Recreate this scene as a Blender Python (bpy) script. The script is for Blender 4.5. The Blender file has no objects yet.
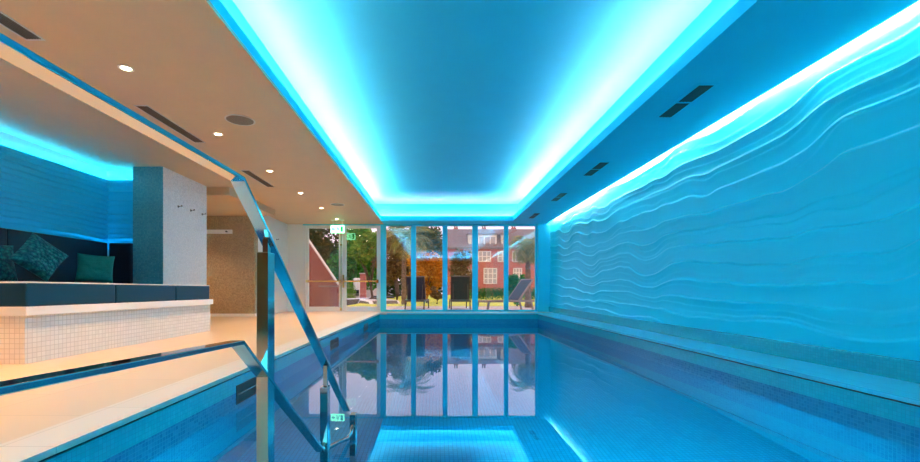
import bpy, bmesh, math, random
import numpy as np
from mathutils import Vector, Matrix
random.seed(7)
rng = np.random.default_rng(11)
S = bpy.context.scene
COL = S.collection
PI = math.pi
CAMH = 0.65
F = 434.0
PX, PY = 436.0, 290.0

# ------------------------------------------------------------------ materials
MATS = {}
def new_mat(name):
    m = bpy.data.materials.new(name); m.use_nodes = True
    nt = m.node_tree; nt.nodes.clear()
    out = nt.nodes.new('ShaderNodeOutputMaterial')
    MATS[name] = m
    return m, nt, out
def N(nt, t, **kw):
    n = nt.nodes.new(t)
    for k, v in kw.items():
        if k in n.inputs: n.inputs[k].default_value = v
        else: setattr(n, k, v)
    return n
def c4(c): return (c[0], c[1], c[2], 1.0)
def principled(nt, out, col=(.8,.8,.8), rough=.5, metal=0.0, spec=.5):
    b = N(nt, 'ShaderNodeBsdfPrincipled')
    b.inputs['Base Color'].default_value = c4(col); b.inputs['Roughness'].default_value = rough
    b.inputs['Metallic'].default_value = metal; b.inputs['Specular IOR Level'].default_value = spec
    nt.links.new(b.outputs[0], out.inputs[0])
    return b
def mat(name, col, rough=.5, metal=0.0, spec=.5, noise=0.0, scale=20.0, bump=0.0, bscale=60.0):
    m, nt, out = new_mat(name)
    b = principled(nt, out, col, rough, metal, spec)
    tc = N(nt, 'ShaderNodeTexCoord')
    if noise:
        n = N(nt, 'ShaderNodeTexNoise', Scale=scale, Detail=4.0)
        nt.links.new(tc.outputs['Object'], n.inputs['Vector'])
        r = N(nt, 'ShaderNodeValToRGB')
        r.color_ramp.elements[0].position = .3; r.color_ramp.elements[1].position = .7
        r.color_ramp.elements[0].color = c4([max(0, v*(1-noise)) for v in col])
        r.color_ramp.elements[1].color = c4([min(1, v*(1+noise)) for v in col])
        nt.links.new(n.outputs['Fac'], r.inputs[0]); nt.links.new(r.outputs[0], b.inputs['Base Color'])
    if bump:
        n2 = N(nt, 'ShaderNodeTexNoise', Scale=bscale, Detail=3.0)
        nt.links.new(tc.outputs['Object'], n2.inputs['Vector'])
        bp = N(nt, 'ShaderNodeBump', Strength=bump, Distance=.01)
        nt.links.new(n2.outputs['Fac'], bp.inputs['Height']); nt.links.new(bp.outputs[0], b.inputs['Normal'])
    return m
def emit(name, col, strength):
    m, nt, out = new_mat(name)
    e = N(nt, 'ShaderNodeEmission'); e.inputs[0].default_value = c4(col); e.inputs[1].default_value = strength
    nt.links.new(e.outputs[0], out.inputs[0]); return m
def mosaic(name, c1, c2, grout, pitch, rough=.25, sparkle=0.0, bias=0.0, metal=0.0, mortar=.09, row=None, offset=0.0, spec=.5):
    m, nt, out = new_mat(name)
    b = principled(nt, out, c1, rough, metal, spec)
    uv = N(nt, 'ShaderNodeUVMap')
    br = N(nt, 'ShaderNodeTexBrick')
    br.offset = offset; br.squash = 1.0
    br.inputs['Color1'].default_value = c4(c1); br.inputs['Color2'].default_value = c4(c2)
    br.inputs['Mortar'].default_value = c4(grout); br.inputs['Scale'].default_value = 1.0
    br.inputs['Mortar Size'].default_value = pitch*mortar*.5; br.inputs['Mortar Smooth'].default_value = .1
    br.inputs['Bias'].default_value = bias
    br.inputs['Brick Width'].default_value = pitch; br.inputs['Row Height'].default_value = row or pitch
    nt.links.new(uv.outputs[0], br.inputs['Vector'])
    nt.links.new(br.outputs['Color'], b.inputs['Base Color'])
    inv = N(nt, 'ShaderNodeMath', operation='SUBTRACT'); inv.inputs[0].default_value = 1.0
    nt.links.new(br.outputs['Fac'], inv.inputs[1])
    bp = N(nt, 'ShaderNodeBump', Strength=.35, Distance=.002)
    nt.links.new(inv.outputs[0], bp.inputs['Height'])
    if sparkle:
        sc = N(nt, 'ShaderNodeVectorMath', operation='SCALE'); sc.inputs['Scale'].default_value = 1.0/pitch
        fl = N(nt, 'ShaderNodeVectorMath', operation='FLOOR')
        wn = N(nt, 'ShaderNodeTexWhiteNoise', noise_dimensions='2D')
        sb = N(nt, 'ShaderNodeVectorMath', operation='SUBTRACT'); sb.inputs[1].default_value = (.5,.5,.5)
        s2 = N(nt, 'ShaderNodeVectorMath', operation='SCALE'); s2.inputs['Scale'].default_value = sparkle
        ad = N(nt, 'ShaderNodeVectorMath', operation='ADD')
        nm = N(nt, 'ShaderNodeVectorMath', operation='NORMALIZE')
        nt.links.new(uv.outputs[0], sc.inputs[0]); nt.links.new(sc.outputs[0], fl.inputs[0])
        nt.links.new(fl.outputs[0], wn.inputs['Vector']); nt.links.new(wn.outputs['Color'], sb.inputs[0])
        nt.links.new(sb.outputs[0], s2.inputs[0]); nt.links.new(s2.outputs[0], ad.inputs[0])
        nt.links.new(bp.outputs[0], ad.inputs[1]); nt.links.new(ad.outputs[0], nm.inputs[0])
        nt.links.new(nm.outputs[0], b.inputs['Normal'])
    else:
        nt.links.new(bp.outputs[0], b.inputs['Normal'])
    return m
def leafy(name, cols, rough=.6, trans=.25):
    m, nt, out = new_mat(name)
    g = N(nt, 'ShaderNodeNewGeometry')
    r = N(nt, 'ShaderNodeValToRGB')
    els = r.color_ramp.elements
    while len(els) < len(cols): els.new(.5)
    for i, c in enumerate(cols):
        els[i].position = i/max(1, len(cols)-1); els[i].color = c4(c)
    nt.links.new(g.outputs['Random Per Island'], r.inputs[0])
    d = N(nt, 'ShaderNodeBsdfDiffuse'); t = N(nt, 'ShaderNodeBsdfTranslucent'); mx = N(nt, 'ShaderNodeMixShader')
    mx.inputs[0].default_value = trans
    nt.links.new(r.outputs[0], d.inputs[0]); nt.links.new(r.outputs[0], t.inputs[0])
    nt.links.new(d.outputs[0], mx.inputs[1]); nt.links.new(t.outputs[0], mx.inputs[2]); nt.links.new(mx.outputs[0], out.inputs[0])
    return m

LED_COL = (1.15, .95, 1.0)  # near white; the cyan of the strips is put into the paints
mat('white_paint', (.80,.79,.77), .6, noise=.02, scale=3)
mat('cyan_lit_paint', (.020,.625,.83), .6, noise=.02, scale=3)  # cyan glow of the ceiling recess put into the paint colour
mat('lounge_ceiling', (.62,.455,.29), .6, noise=.02, scale=3)
mat('wall_relief', (.012,.82,.95), .36, spec=.3)  # white wall with the cyan light from the slot put into its colour
mat('glazing_cyan_lit', (.06,.72,.88), .35)  # cyan light on the white frames and end wall put into the colour
mat('panel_relief', (.03,.56,.80), .45)  # white panels with the blue alcove light put into their colour
mat('wood_wall', (.27,.10,.02), .5, noise=.25, scale=5)
mat('frame_white', (.78,.78,.78), .35)
mat('plaster', (.80,.78,.74), .6, bump=.1)
mosaic('deck_tile', (.64,.49,.34), (.67,.52,.37), (.47,.36,.25), .9, .30, mortar=.006, row=.6, offset=.5)
mosaic('coping_stone', (.70,.62,.54), (.73,.65,.57), (.50,.44,.38), .6, .35, mortar=.008)
mosaic('pool_mosaic', (.012,.19,.32), (.025,.27,.42), (.04,.30,.44), .025, .18, sparkle=.04, mortar=.16)
mosaic('pool_floor_mosaic', (.012,.25,.38), (.02,.31,.45), (.006,.13,.21), .036, .3, mortar=.16)
mosaic('base_mosaic', (.015,.44,.50), (.025,.50,.56), (.02,.38,.44), .025, .2, sparkle=.04, mortar=.12)
mosaic('coping_cyan_lit', (.12,.62,.72), (.14,.65,.75), (.08,.45,.55), .6, .35, mortar=.008)  # whitish stone with the cyan light put into its colour
mosaic('bench_mosaic', (.72,.68,.62), (.78,.74,.68), (.56,.52,.47), .045, .25, sparkle=.05, mortar=.12)
mosaic('column_mosaic', (.80,.81,.80), (.90,.90,.88), (.70,.71,.70), .022, .22, sparkle=.35, mortar=.1)
mosaic('shaded_column_mosaic', (.10,.36,.42), (.16,.46,.50), (.08,.26,.30), .022, .22, sparkle=.3, mortar=.1)  # column tile with shade and cyan light put into its colour
mosaic('gold_mosaic', (.36,.25,.14), (.52,.37,.20), (.25,.18,.10), .024, .2, sparkle=.5, mortar=.12)
mat('slab_white', (.82,.80,.77), .35)
mat('chrome', (.64,.62,.59), .07, metal=1.0)
mat('satin_steel', (.55,.53,.5), .25, metal=1.0)
mat('brass', (.70,.50,.22), .22, metal=1.0)
mat('navy_leather', (.004,.038,.066), .5, spec=.18, bump=.15, bscale=120)
mat('dark_leather', (.004,.012,.022), .5, spec=.3, bump=.1, bscale=120)
mat('piping', (.72,.66,.58), .6)
mat('grille_dark', (.03,.03,.03), .5)
mat('grille_frame', (.62,.60,.56), .5)
mat('grille_bronze', (.17,.13,.09), .45)
mat('speaker_mesh', (.20,.17,.13), .6, bump=.6, bscale=600)
mat('black_plastic', (.02,.022,.025), .4)
emit('led_cove', LED_COL, 96.0)
emit('added_pool_lens', (.3,.8,1.0), 6.0)
POOL_FILL_W = 62
emit('led_slot', LED_COL, 175.0)
emit('led_alcove', (.005,.50,.95), 32.0)
emit('lamp_warm', (1.0,.78,.48), 30.0)
emit('exit_face', (.30,1.0,.50), 4.5)
emit('exit_mark', (.01,.50,.13), 1.2)
emit('headlamp', (1.0,.72,.4), 6.0)

m, nt, out = new_mat('window_glass')
fr = N(nt, 'ShaderNodeFresnel', IOR=1.52); tr = N(nt, 'ShaderNodeBsdfTransparent'); gl = N(nt, 'ShaderNodeBsdfGlossy')
tr.inputs[0].default_value = (.93,.95,.94,1); gl.inputs['Roughness'].default_value = 0.0
ml = N(nt, 'ShaderNodeMath', operation='MULTIPLY'); ml.inputs[1].default_value = 2.3; ml.use_clamp = True
mx = N(nt, 'ShaderNodeMixShader')
nt.links.new(fr.outputs[0], ml.inputs[0]); nt.links.new(ml.outputs[0], mx.inputs[0])
nt.links.new(tr.outputs[0], mx.inputs[1]); nt.links.new(gl.outputs[0], mx.inputs[2]); nt.links.new(mx.outputs[0], out.inputs[0])

m, nt, out = new_mat('pool_water')
fr = N(nt, 'ShaderNodeFresnel', IOR=1.333); rf = N(nt, 'ShaderNodeBsdfRefraction'); gl = N(nt, 'ShaderNodeBsdfGlossy')
rf.inputs['IOR'].default_value = 1.333; rf.inputs['Roughness'].default_value = 0.0; rf.inputs[0].default_value = (.40,.84,.93,1)
gl.inputs['Roughness'].default_value = 0.0; gl.inputs[0].default_value = (.88,.95,1,1)
tc = N(nt, 'ShaderNodeTexCoord'); nz = N(nt, 'ShaderNodeTexNoise', Scale=1.6, Detail=1.0)
bp = N(nt, 'ShaderNodeBump', Strength=.02, Distance=.02)
nt.links.new(tc.outputs['Object'], nz.inputs['Vector']); nt.links.new(nz.outputs['Fac'], bp.inputs['Height'])
for x in (fr, rf, gl): nt.links.new(bp.outputs[0], x.inputs['Normal'])
mx = N(nt, 'ShaderNodeMixShader')
nt.links.new(fr.outputs[0], mx.inputs[0]); nt.links.new(rf.outputs[0], mx.inputs[1]); nt.links.new(gl.outputs[0], mx.inputs[2])
nt.links.new(mx.outputs[0], out.inputs[0])

# quilted pillow fabric
m, nt, out = new_mat('pillow_quilt')
b = principled(nt, out, (.03,.17,.17), .55, spec=.2)
uv = N(nt, 'ShaderNodeUVMap'); vo = N(nt, 'ShaderNodeTexVoronoi', Scale=14.0); vo.distance = 'MANHATTAN'
nt.links.new(uv.outputs[0], vo.inputs['Vector'])
r = N(nt, 'ShaderNodeValToRGB'); r.color_ramp.elements[0].color = (.03,.30,.27,1); r.color_ramp.elements[1].color = (.004,.09,.11,1)
nt.links.new(vo.outputs['Distance'], r.inputs[0]); nt.links.new(r.outputs[0], b.inputs['Base Color'])
bp = N(nt, 'ShaderNodeBump', Strength=.8, Distance=.02); nt.links.new(vo.outputs['Distance'], bp.inputs['Height']); nt.links.new(bp.outputs[0], b.inputs['Normal'])
mat('pillow_teal', (.006,.17,.13), .7, spec=.2, noise=.12, scale=60, bump=.3, bscale=300)

# outdoors
mosaic('brick_red', (.25,.05,.03), (.20,.038,.024), (.22,.10,.075), .23, .8, mortar=.06, row=.075, offset=.5)
mosaic('brick_far', (.42,.11,.09), (.48,.14,.115), (.45,.20,.17), .45, .85, mortar=.05, row=.15, offset=.5)
mat('stone_pale', (.62,.55,.50), .7)
mat('roof_tile', (.30,.13,.10), .8, noise=.2, scale=6)
mat('roof_slate', (.22,.17,.17), .8, noise=.2, scale=6)
mat('curtain_white', (.80,.74,.68), .7)
mat('far_glass', (.42,.36,.34), .15)
mat('bark', (.10,.065,.045), .9, noise=.4, scale=8, bump=.6, bscale=12)
mat('palm_bark', (.17,.11,.07), .9, noise=.4, scale=14, bump=.6, bscale=25)
leafy('leaf_dark', [(.015,.10,.02), (.04,.26,.04), (.12,.44,.06)], trans=.4)
leafy('leaf_deep', [(.01,.03,.012), (.03,.06,.02), (.05,.10,.03)])  # very dark green leaf tones
leafy('leaf_mid', [(.06,.17,.02), (.14,.33,.04), (.28,.48,.07)], trans=.4)
leafy('leaf_orange', [(.40,.15,.01), (.72,.30,.02), (.85,.48,.05)], trans=.5)
leafy('leaf_brown', [(.10,.07,.025), (.22,.14,.05), (.36,.24,.10)], trans=.4)
leafy('leaf_olive', [(.05,.07,.015), (.12,.13,.03), (.24,.22,.06)], trans=.3)
leafy('leaf_palm', [(.12,.16,.03), (.26,.28,.07), (.50,.44,.16)], trans=.4)
leafy('leaf_hedge', [(.015,.13,.03), (.03,.22,.05), (.06,.30,.07)], trans=.4)
mat('lawn', (.52,.55,.04), .95, noise=.25, scale=1.2, bump=.5, bscale=40)
mosaic('terrace', (.42,.36,.33), (.48,.41,.38), (.25,.21,.19), .5, .7, mortar=.02)
mat('asphalt', (.12,.11,.11), .9)
mat('lounger_wood', (.075,.045,.032), .6, noise=.25, scale=18)
mat('lounger_pale', (.27,.20,.18), .6, noise=.2, scale=18)
mat('sling_navy', (.022,.028,.06), .7)
mat('sling_dark', (.035,.026,.024), .7)
mat('car_silver', (.55,.57,.60), .25, metal=.6)
mat('car_white', (.75,.72,.70), .25)
mat('car_dark', (.05,.06,.09), .2)
mat('car_glass', (.02,.025,.03), .08)
mat('tyre', (.015,.015,.015), .8)

# ------------------------------------------------------------------ geometry helpers
ORG = {}
class MB:
    def __init__(s): s.bm = bmesh.new()
    def quad(s, *pts):
        return s.bm.faces.new([s.bm.verts.new(p) for p in pts])
    def box(s, x0, x1, y0, y1, z0, z1, M=None):
        P = [(x, y, z) for z in (z0, z1) for y in (y0, y1) for x in (x0, x1)]
        if M is not None: P = [tuple(M @ Vector(p)) for p in P]
        v = [s.bm.verts.new(p) for p in P]
        for f in ((0,2,3,1),(4,5,7,6),(0,1,5,4),(2,6,7,3),(0,4,6,2),(1,3,7,5)):
            s.bm.faces.new([v[i] for i in f])
        return s
    def prism(s, poly, axis, a0, a1):
        # poly: list of 2D; axis 'x': (y,z), 'y': (x,z), 'z': (x,y)
        def P(p, a):
            return {'x': (a, p[0], p[1]), 'y': (p[0], a, p[1]), 'z': (p[0], p[1], a)}[axis]
        A = [s.bm.verts.new(P(p, a0)) for p in poly]; B = [s.bm.verts.new(P(p, a1)) for p in poly]
        n = len(poly)
        s.bm.faces.new(A); s.bm.faces.new(B[::-1])
        for i in range(n):
            s.bm.faces.new([A[i], B[i], B[(i+1) % n], A[(i+1) % n]])
        return s
    def sweep(s, path, prof, side):
        """sweep 2D profile (a along 'side', b along the in-plane normal) with mitred corners; path lies in a plane perpendicular to side"""
        path = [Vector(p) for p in path]; side = Vector(side).normalized()
        rings = []
        for i, p in enumerate(path):
            d0 = (path[i]-path[i-1]).normalized() if i else None
            d1 = (path[i+1]-path[i]).normalized() if i < len(path)-1 else None
            if d0 is None: t, k = d1, 1.0
            elif d1 is None: t, k = d0, 1.0
            else:
                t = (d0+d1).normalized(); k = 1.0/max(.3, t.dot(d1))
            nrm = side.cross(t).normalized()
            rings.append([s.bm.verts.new(p + side*a + nrm*(b*k)) for a, b in prof])
        n = len(prof)
        for r0, r1 in zip(rings, rings[1:]):
            for i in range(n):
                s.bm.faces.new([r0[i], r0[(i+1) % n], r1[(i+1) % n], r1[i]])
        s.bm.faces.new(rings[0][::-1]); s.bm.faces.new(rings[-1])
        return s
    def tube(s, path, r, n=10, r2=None):
        path = [Vector(p) for p in path]; rings = []
        up = Vector((0,0,1))
        for i, p in enumerate(path):
            t = (path[min(i+1, len(path)-1)] - path[max(i-1, 0)]).normalized()
            a = t.cross(up)
            if a.length < 1e-3: a = t.cross(Vector((1,0,0)))
            a.normalize(); b = t.cross(a).normalized()
            rr = r if r2 is None else r + (r2-r)*i/(len(path)-1)
            rings.append([s.bm.verts.new(p + (a*math.cos(2*PI*k/n) + b*math.sin(2*PI*k/n))*rr) for k in range(n)])
        for r0, r1 in zip(rings, rings[1:]):
            for i in range(n):
                s.bm.faces.new([r0[i], r0[(i+1) % n], r1[(i+1) % n], r1[i]])
        s.bm.faces.new(rings[0][::-1]); s.bm.faces.new(rings[-1])
        return s
    def lathe(s, prof, c, n=32, axis='z'):
        rings = []
        for r, h in prof:
            ring = []
            for k in range(n):
                a = 2*PI*k/n; u, v = r*math.cos(a), r*math.sin(a)
                p = {'z': (c[0]+u, c[1]+v, c[2]+h), 'y': (c[0]+u, c[1]+h, c[2]+v), 'x': (c[0]+h, c[1]+u, c[2]+v)}[axis]
                ring.append(s.bm.verts.new(p))
            rings.append(ring)
        for r0, r1 in zip(rings, rings[1:]):
            for i in range(n):
                s.bm.faces.new([r0[i], r0[(i+1) % n], r1[(i+1) % n], r1[i]])
        s.bm.faces.new(rings[0][::-1]); s.bm.faces.new(rings[-1])
        return s
    def build(s, name, m, parent=None, bevel=0.0, smooth=False, seg=2):
        bm = s.bm
        bmesh.ops.recalc_face_normals(bm, faces=bm.faces)
        if bevel:
            ed = [e for e in bm.edges if len(e.link_faces) == 2 and e.calc_face_angle(0) > .5]
            bmesh.ops.bevel(bm, geom=ed, offset=bevel, segments=seg, profile=.6, affect='EDGES', clamp_overlap=True)
        uvl = bm.loops.layers.uv.new('UVMap')
        for f in bm.faces:
            n = f.normal; ax = max(range(3), key=lambda i: abs(n[i]))
            for l in f.loops:
                c = l.vert.co
                l[uvl].uv = (c.y, c.z) if ax == 0 else ((c.x, c.z) if ax == 1 else (c.y, c.x))
            f.smooth = smooth
        o0 = ORG.get(parent.name, Vector((0,0,0))) if parent else Vector((0,0,0))
        if parent: bmesh.ops.translate(bm, verts=bm.verts, vec=-o0)
        me = bpy.data.meshes.new(name); bm.to_mesh(me); bm.free()
        me.materials.append(MATS[m])
        o = bpy.data.objects.new(name, me); COL.objects.link(o)
        if parent: o.parent = parent
        ORG[o.name] = o0.copy()
        return o
def np_mesh(name, verts, faces, m, parent=None, smooth=False, uvs=None):
    me = bpy.data.meshes.new(name)
    o0 = ORG.get(parent.name, Vector((0,0,0))) if parent else Vector((0,0,0))
    verts = np.asarray(verts, dtype=np.float32) - np.array(o0, dtype=np.float32)
    faces = np.asarray(faces, dtype=np.int32); nf, k = faces.shape
    me.vertices.add(len(verts)); me.vertices.foreach_set('co', verts.ravel())
    me.loops.add(nf*k); me.loops.foreach_set('vertex_index', faces.ravel())
    me.polygons.add(nf); me.polygons.foreach_set('loop_start', np.arange(0, nf*k, k, dtype=np.int32))
    me.polygons.foreach_set('loop_total', np.full(nf, k, dtype=np.int32))
    me.update(calc_edges=True)
    if smooth: me.polygons.foreach_set('use_smooth', np.ones(nf, dtype=bool))
    if uvs is not None:
        l = me.uv_layers.new(name='UVMap'); l.data.foreach_set('uv', np.asarray(uvs, dtype=np.float32)[faces.ravel()].ravel())
    me.materials.append(MATS[m]); me.validate()
    o = bpy.data.objects.new(name, me); COL.objects.link(o)
    if parent: o.parent = parent
    ORG[o.name] = o0.copy()
    return o
def thing(name, label, cat, loc, group=None):
    o = bpy.data.objects.new(name, None); COL.objects.link(o); o.empty_display_size = .1
    o.location = loc; ORG[o.name] = Vector(loc)
    tag(o, label, cat, group); return o
def tag(o, label, cat, group=None, kind=None):
    o['label'] = label; o['category'] = cat
    if group: o['group'] = group
    if kind: o['kind'] = kind
    return o
def struct(o, label=None, cat=None):
    o['kind'] = 'structure'
    if label: o['label'] = label
    if cat: o['category'] = cat
    return o
def copy_tree(o, parent=None):
    c = o.copy(); COL.objects.link(c)
    if parent is not None: c.parent = parent
    for ch in list(o.children): copy_tree(ch, c)
    return c
def vnoise(x, y, seed=0):
    """smooth value noise on arrays"""
    r = np.random.default_rng(seed); T = r.random((256, 256))
    xi = np.floor(x).astype(int); yi = np.floor(y).astype(int); fx = x-xi; fy = y-yi
    fx = fx*fx*fx*(fx*(fx*6-15)+10); fy = fy*fy*fy*(fy*(fy*6-15)+10)
    a = T[xi % 256, yi % 256]; b_ = T[(xi+1) % 256, yi % 256]; c = T[xi % 256, (yi+1) % 256]; d = T[(xi+1) % 256, (yi+1) % 256]
    return ((a*(1-fx)+b_*fx)*(1-fy) + (c*(1-fx)+d*fx)*fy)*2-1

# ------------------------------------------------------------------ dimensions
CEIL = 2.62; RAISED = 3.12
PL, PR, PN, PF = -1.575, 2.84, 1.6, 12.1      # pool left / right / near / far
WIN = 13.0; WR = 3.40; WL = -5.40; WB = -3.6
WATER = -.288; BAND = -.16; DEPTH = -1.45
CL, CR, CF, CN = -1.565, 2.19, 12.3, -2.2     # ceiling opening
SLOT = 3.29

# ------------------------------------------------------------------ setting
b = MB()
b.box(WL-.1, PL-.26, WB, WIN+.1, -.25, 0); b.box(-7.15, WL-.1, 8.0, 10.9, -.25, 0)
b.box(PL-.26, WR, WB, PN-.26, -.25, 0)
b.box(PL-.26, WR, PF+.26, WIN+.1, -.25, 0)
struct(b.build('floor', 'deck_tile'), 'cream stone tiled pool deck', 'floor')
b = MB(); t = -.03
b.box(PL-.26, PL, PN-.26, PF+.26, t, .001)
b.box(PL, PR, PN-.26, PN, t, .001)
b.box(PL, PL+.2, PF, PF+.26, t, .001)
struct(b.build('trim_1', 'coping_stone', bevel=.003), 'pale stone coping along the lounge side of the pool', 'coping')
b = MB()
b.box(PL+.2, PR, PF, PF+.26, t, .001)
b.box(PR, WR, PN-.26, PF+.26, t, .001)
struct(b.build('trim_5', 'coping_cyan_lit', bevel=.003), 'pale coping with cyan light in its colour along the window end and relief wall', 'coping')
b = MB(); g = .006                                # recessed shadow joint under the coping
for (x0, x1, y0, y1) in ((PL-.2, PL-g, PN-.2, PF+.2), (PR+g, PR+.2, PN-.2, PF+.2), (PL-.2, PR+.2, PN-.2, PN-g), (PL-.2, PR+.2, PF+g, PF+.2)):
    b.box(x0, x1, y0, y1, -.040, -.0302)
struct(b.build('trim_2', 'grille_dark'), 'dark joint line under the pool coping', 'joint')
b = MB(); w = .2; zt = -.0402
b.box(PL-w, PL, PN-w, PF+w, BAND, zt); b.box(PR, PR+w, PN-w, PF+w, BAND, zt)
b.box(PL, PR, PN-w, PN, BAND, zt); b.box(PL, PR, PF, PF+w, BAND, zt)
struct(b.build('trim_4', 'base_mosaic'), 'teal mosaic band under the pool coping', 'tile band')
b = MB(); zt = BAND-.0004
b.box(PL-w, PL, PN-w, PF+w, DEPTH-.1, zt)
b.box(PR, PR+w, PN-w, PF+w, DEPTH-.1, zt)
b.box(PL, PR, PN-w, PN, DEPTH-.1, zt)
b.box(PL, PR, PF, PF+w, DEPTH-.1, zt)
struct(b.build('pool_basin', 'pool_mosaic'), 'blue mosaic tiled walls of the swimming pool', 'pool')
b = MB(); b.box(PL, PR, PN, PF, DEPTH-.1, DEPTH)
struct(b.build('floor_pool', 'pool_floor_mosaic'), 'lighter blue mosaic floor of the swimming pool', 'pool floor')
b = MB()
for k in range(5):
    z = -.36 - k*.20
    b.box(-.95, .45, PN, PN+.30*(k+1), z-.22 if k < 4 else DEPTH, z)
struct(b.build('pool_steps', 'pool_mosaic'), 'mosaic steps leading down into the pool below the handrail', 'steps')
b = MB(); b.quad((PL,PN,WATER), (PR,PN,WATER), (PR,PF,WATER), (PL,PF,WATER))
b.bm.faces.ensure_lookup_table(); water = b.build('pool_water', 'pool_water')
if water.data.polygons[0].normal.z < 0: water.data.flip_normals()
struct(water, 'still blue swimming pool water', 'water')

# unseen fill lamps added in the end wall below the viewer to turn the water blue
for x, l in ((-1.25, 'added unseen underwater fill lamp on the end wall by the deck side'), (.75, 'added unseen underwater fill lamp on the end wall next to the steps'), (1.75, 'added unseen underwater fill lamp on the end wall by the relief wall')):
    y, z = PN, -.85
    t = thing('added_pool_lamp', l, 'fill lamp', (x, y, z), 'added underwater fill lamps')
    b = MB(); b.lathe([(.13, 0), (.13, .012), (.11, .02), (.10, .012), (.10, 0)], (x, y, z), 28, 'y'); b.build('bezel', 'satin_steel', t, smooth=True)
    b = MB(); b.lathe([(.099, 0), (.099, .010), (.02, .014)], (x, y, z), 28, 'y'); b.build('lens', 'added_pool_lens', t, smooth=True)
    L = bpy.data.lights.new('added_pool_lamp_light', 'AREA'); L.shape = 'DISK'; L.size = .2; L.energy = POOL_FILL_W*(.45 if x < 0 else 1); L.spread = math.radians(110); L.color = (.05,.75,.9)
    lo = bpy.data.objects.new('added_pool_lamp_light', L); COL.objects.link(lo); lo.parent = t; lo.location = (0, .03, 0); lo.rotation_euler = (PI/2, 0, 0)

# ceilings
b = MB(); T = .1
b.box(WL-.1, CL, WB, WIN+.1, CEIL, CEIL+.03); b.box(-7.15, WL-.1, 8.0, 10.9, CEIL, CEIL+.03)
struct(b.build('ceiling', 'lounge_ceiling'), 'beige painted low ceiling over the lounge side', 'ceiling')
b = MB()
b.box(CL, CR, CF, WIN+.1, CEIL, CEIL+.03)
b.box(CL, CR, WB, CN, CEIL, CEIL+.03)
b.box(CR, SLOT, WB, WIN+.1, CEIL, CEIL+.03)
# raised part, with an LED trough behind a lip all round
TW = .17
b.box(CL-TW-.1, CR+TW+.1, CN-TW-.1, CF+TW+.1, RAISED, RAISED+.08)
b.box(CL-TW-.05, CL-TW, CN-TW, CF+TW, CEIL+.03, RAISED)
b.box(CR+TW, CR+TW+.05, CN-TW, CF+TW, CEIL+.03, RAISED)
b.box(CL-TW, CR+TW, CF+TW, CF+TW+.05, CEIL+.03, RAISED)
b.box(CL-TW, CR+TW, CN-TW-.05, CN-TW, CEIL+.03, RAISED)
struct(b.build('ceiling_pool', 'cyan_lit_paint'), 'ceiling with cyan light in its colour and a raised lit recess over the pool', 'ceiling')
b = MB(); lip = .025; lh = CEIL+.13
b.box(CL-lip, CL, CN-lip, CF+lip, CEIL+.03, lh)
b.box(CR, CR+lip, CN-lip, CF+lip, CEIL+.03, lh)
b.box(CL, CR, CF, CF+lip, CEIL+.03, lh)
b.box(CL, CR, CN-lip, CN, CEIL+.03, lh)
b.box(SLOT-.02, SLOT, WB, WIN-.15, CEIL+.03, CEIL+.07)
struct(b.build('trim_3', 'cyan_lit_paint'), 'lip of the lit ceiling recess', 'cove lip')
b = MB()                                          # dark lid over the slot and the roof void
b.box(SLOT-.25, WR+.3, WB, WIN+.1, CEIL+.30, CEIL+.36)
b.box(SLOT-.25, SLOT-.20, WB, WIN+.1, CEIL+.03, CEIL+.30)
struct(b.build('ceiling_slot', 'white_paint'), 'light slot along the top of the relief wall', 'ceiling slot')
# LED strips
def led(name, m, x0, x1, y0, y1, z, label):
    b = MB(); b.box(x0, x1, y0, y1, z-.012, z)
    tag(b.build(name, m), label, 'light strip', 'blue light strips')
zl = CEIL+.105
led('light_strip', 'led_cove', CL-.135, CL-.085, CN, CF, zl, 'blue light strip in the ceiling recess on the lounge side')
led('light_strip', 'led_cove', CR+.085, CR+.135, CN, CF, zl, 'blue light strip in the ceiling recess on the relief wall side')
led('light_strip', 'led_cove', CL, CR, CF+.085, CF+.135, zl, 'blue light strip in the ceiling recess at the window end')
led('light_strip', 'led_cove', CL, CR, CN-.135, CN-.085, zl, 'blue light strip in the ceiling recess behind the viewer')
b = MB(); b.box(SLOT-.014, SLOT-.002, WB+.1, WIN-.2, CEIL+.075, CEIL+.105)
tag(b.build('light_strip', 'led_slot'), 'blue light strip in the slot above the white relief wall', 'light strip', 'blue light strips')

# right relief wall
ny, nz = 1150, 330
Y0, Y1, Z0, Z1 = .3, WIN-.02, .14, CEIL+.28
yy, zz = np.meshgrid(np.linspace(Y0, Y1, ny), np.linspace(Z0, Z1, nz), indexing='ij')
warp = .16*vnoise(yy*.55+3, zz*.5+1.3, 1) + .10*vnoise(yy*1.15+9, zz*.9+4.1, 2) + .022*vnoise(yy*3.1+5, zz*2.1, 3)
warp += .05*vnoise(yy*.18, zz*2.4+7, 4)
ph = (zz + warp)/.225
t = ph - np.floor(ph); idx = np.floor(ph)
e = .895
prof = np.where(t < e, (t/e)**2.2, 0.5+0.5*np.cos((t-e)/(1-e)*PI))
amp = np.clip(.62 + .6*vnoise(yy*.45 + idx*7.3, idx*3.7+.5, 6), .18, 1.15)
ph2 = (zz + 1.25*warp + .045*vnoise(yy*.9+2, zz*1.7+8, 8))/.083 + .3
t2 = ph2-np.floor(ph2); i2 = np.floor(ph2)
prof2 = np.where(t2 < .75, (t2/.75)**1.4, .5+.5*np.cos((t2-.75)/.25*PI))
amp2 = np.clip(.25 + .9*vnoise(yy*.5+i2*5.1, i2*2.3+.5, 9), 0, 1)
disp = .035*prof*amp + .006*prof2*amp2 + .012*vnoise(yy*.4, zz*1.2, 12)
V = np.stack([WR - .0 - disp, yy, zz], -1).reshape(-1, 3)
ii = np.arange(ny*nz).reshape(ny, nz)
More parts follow.
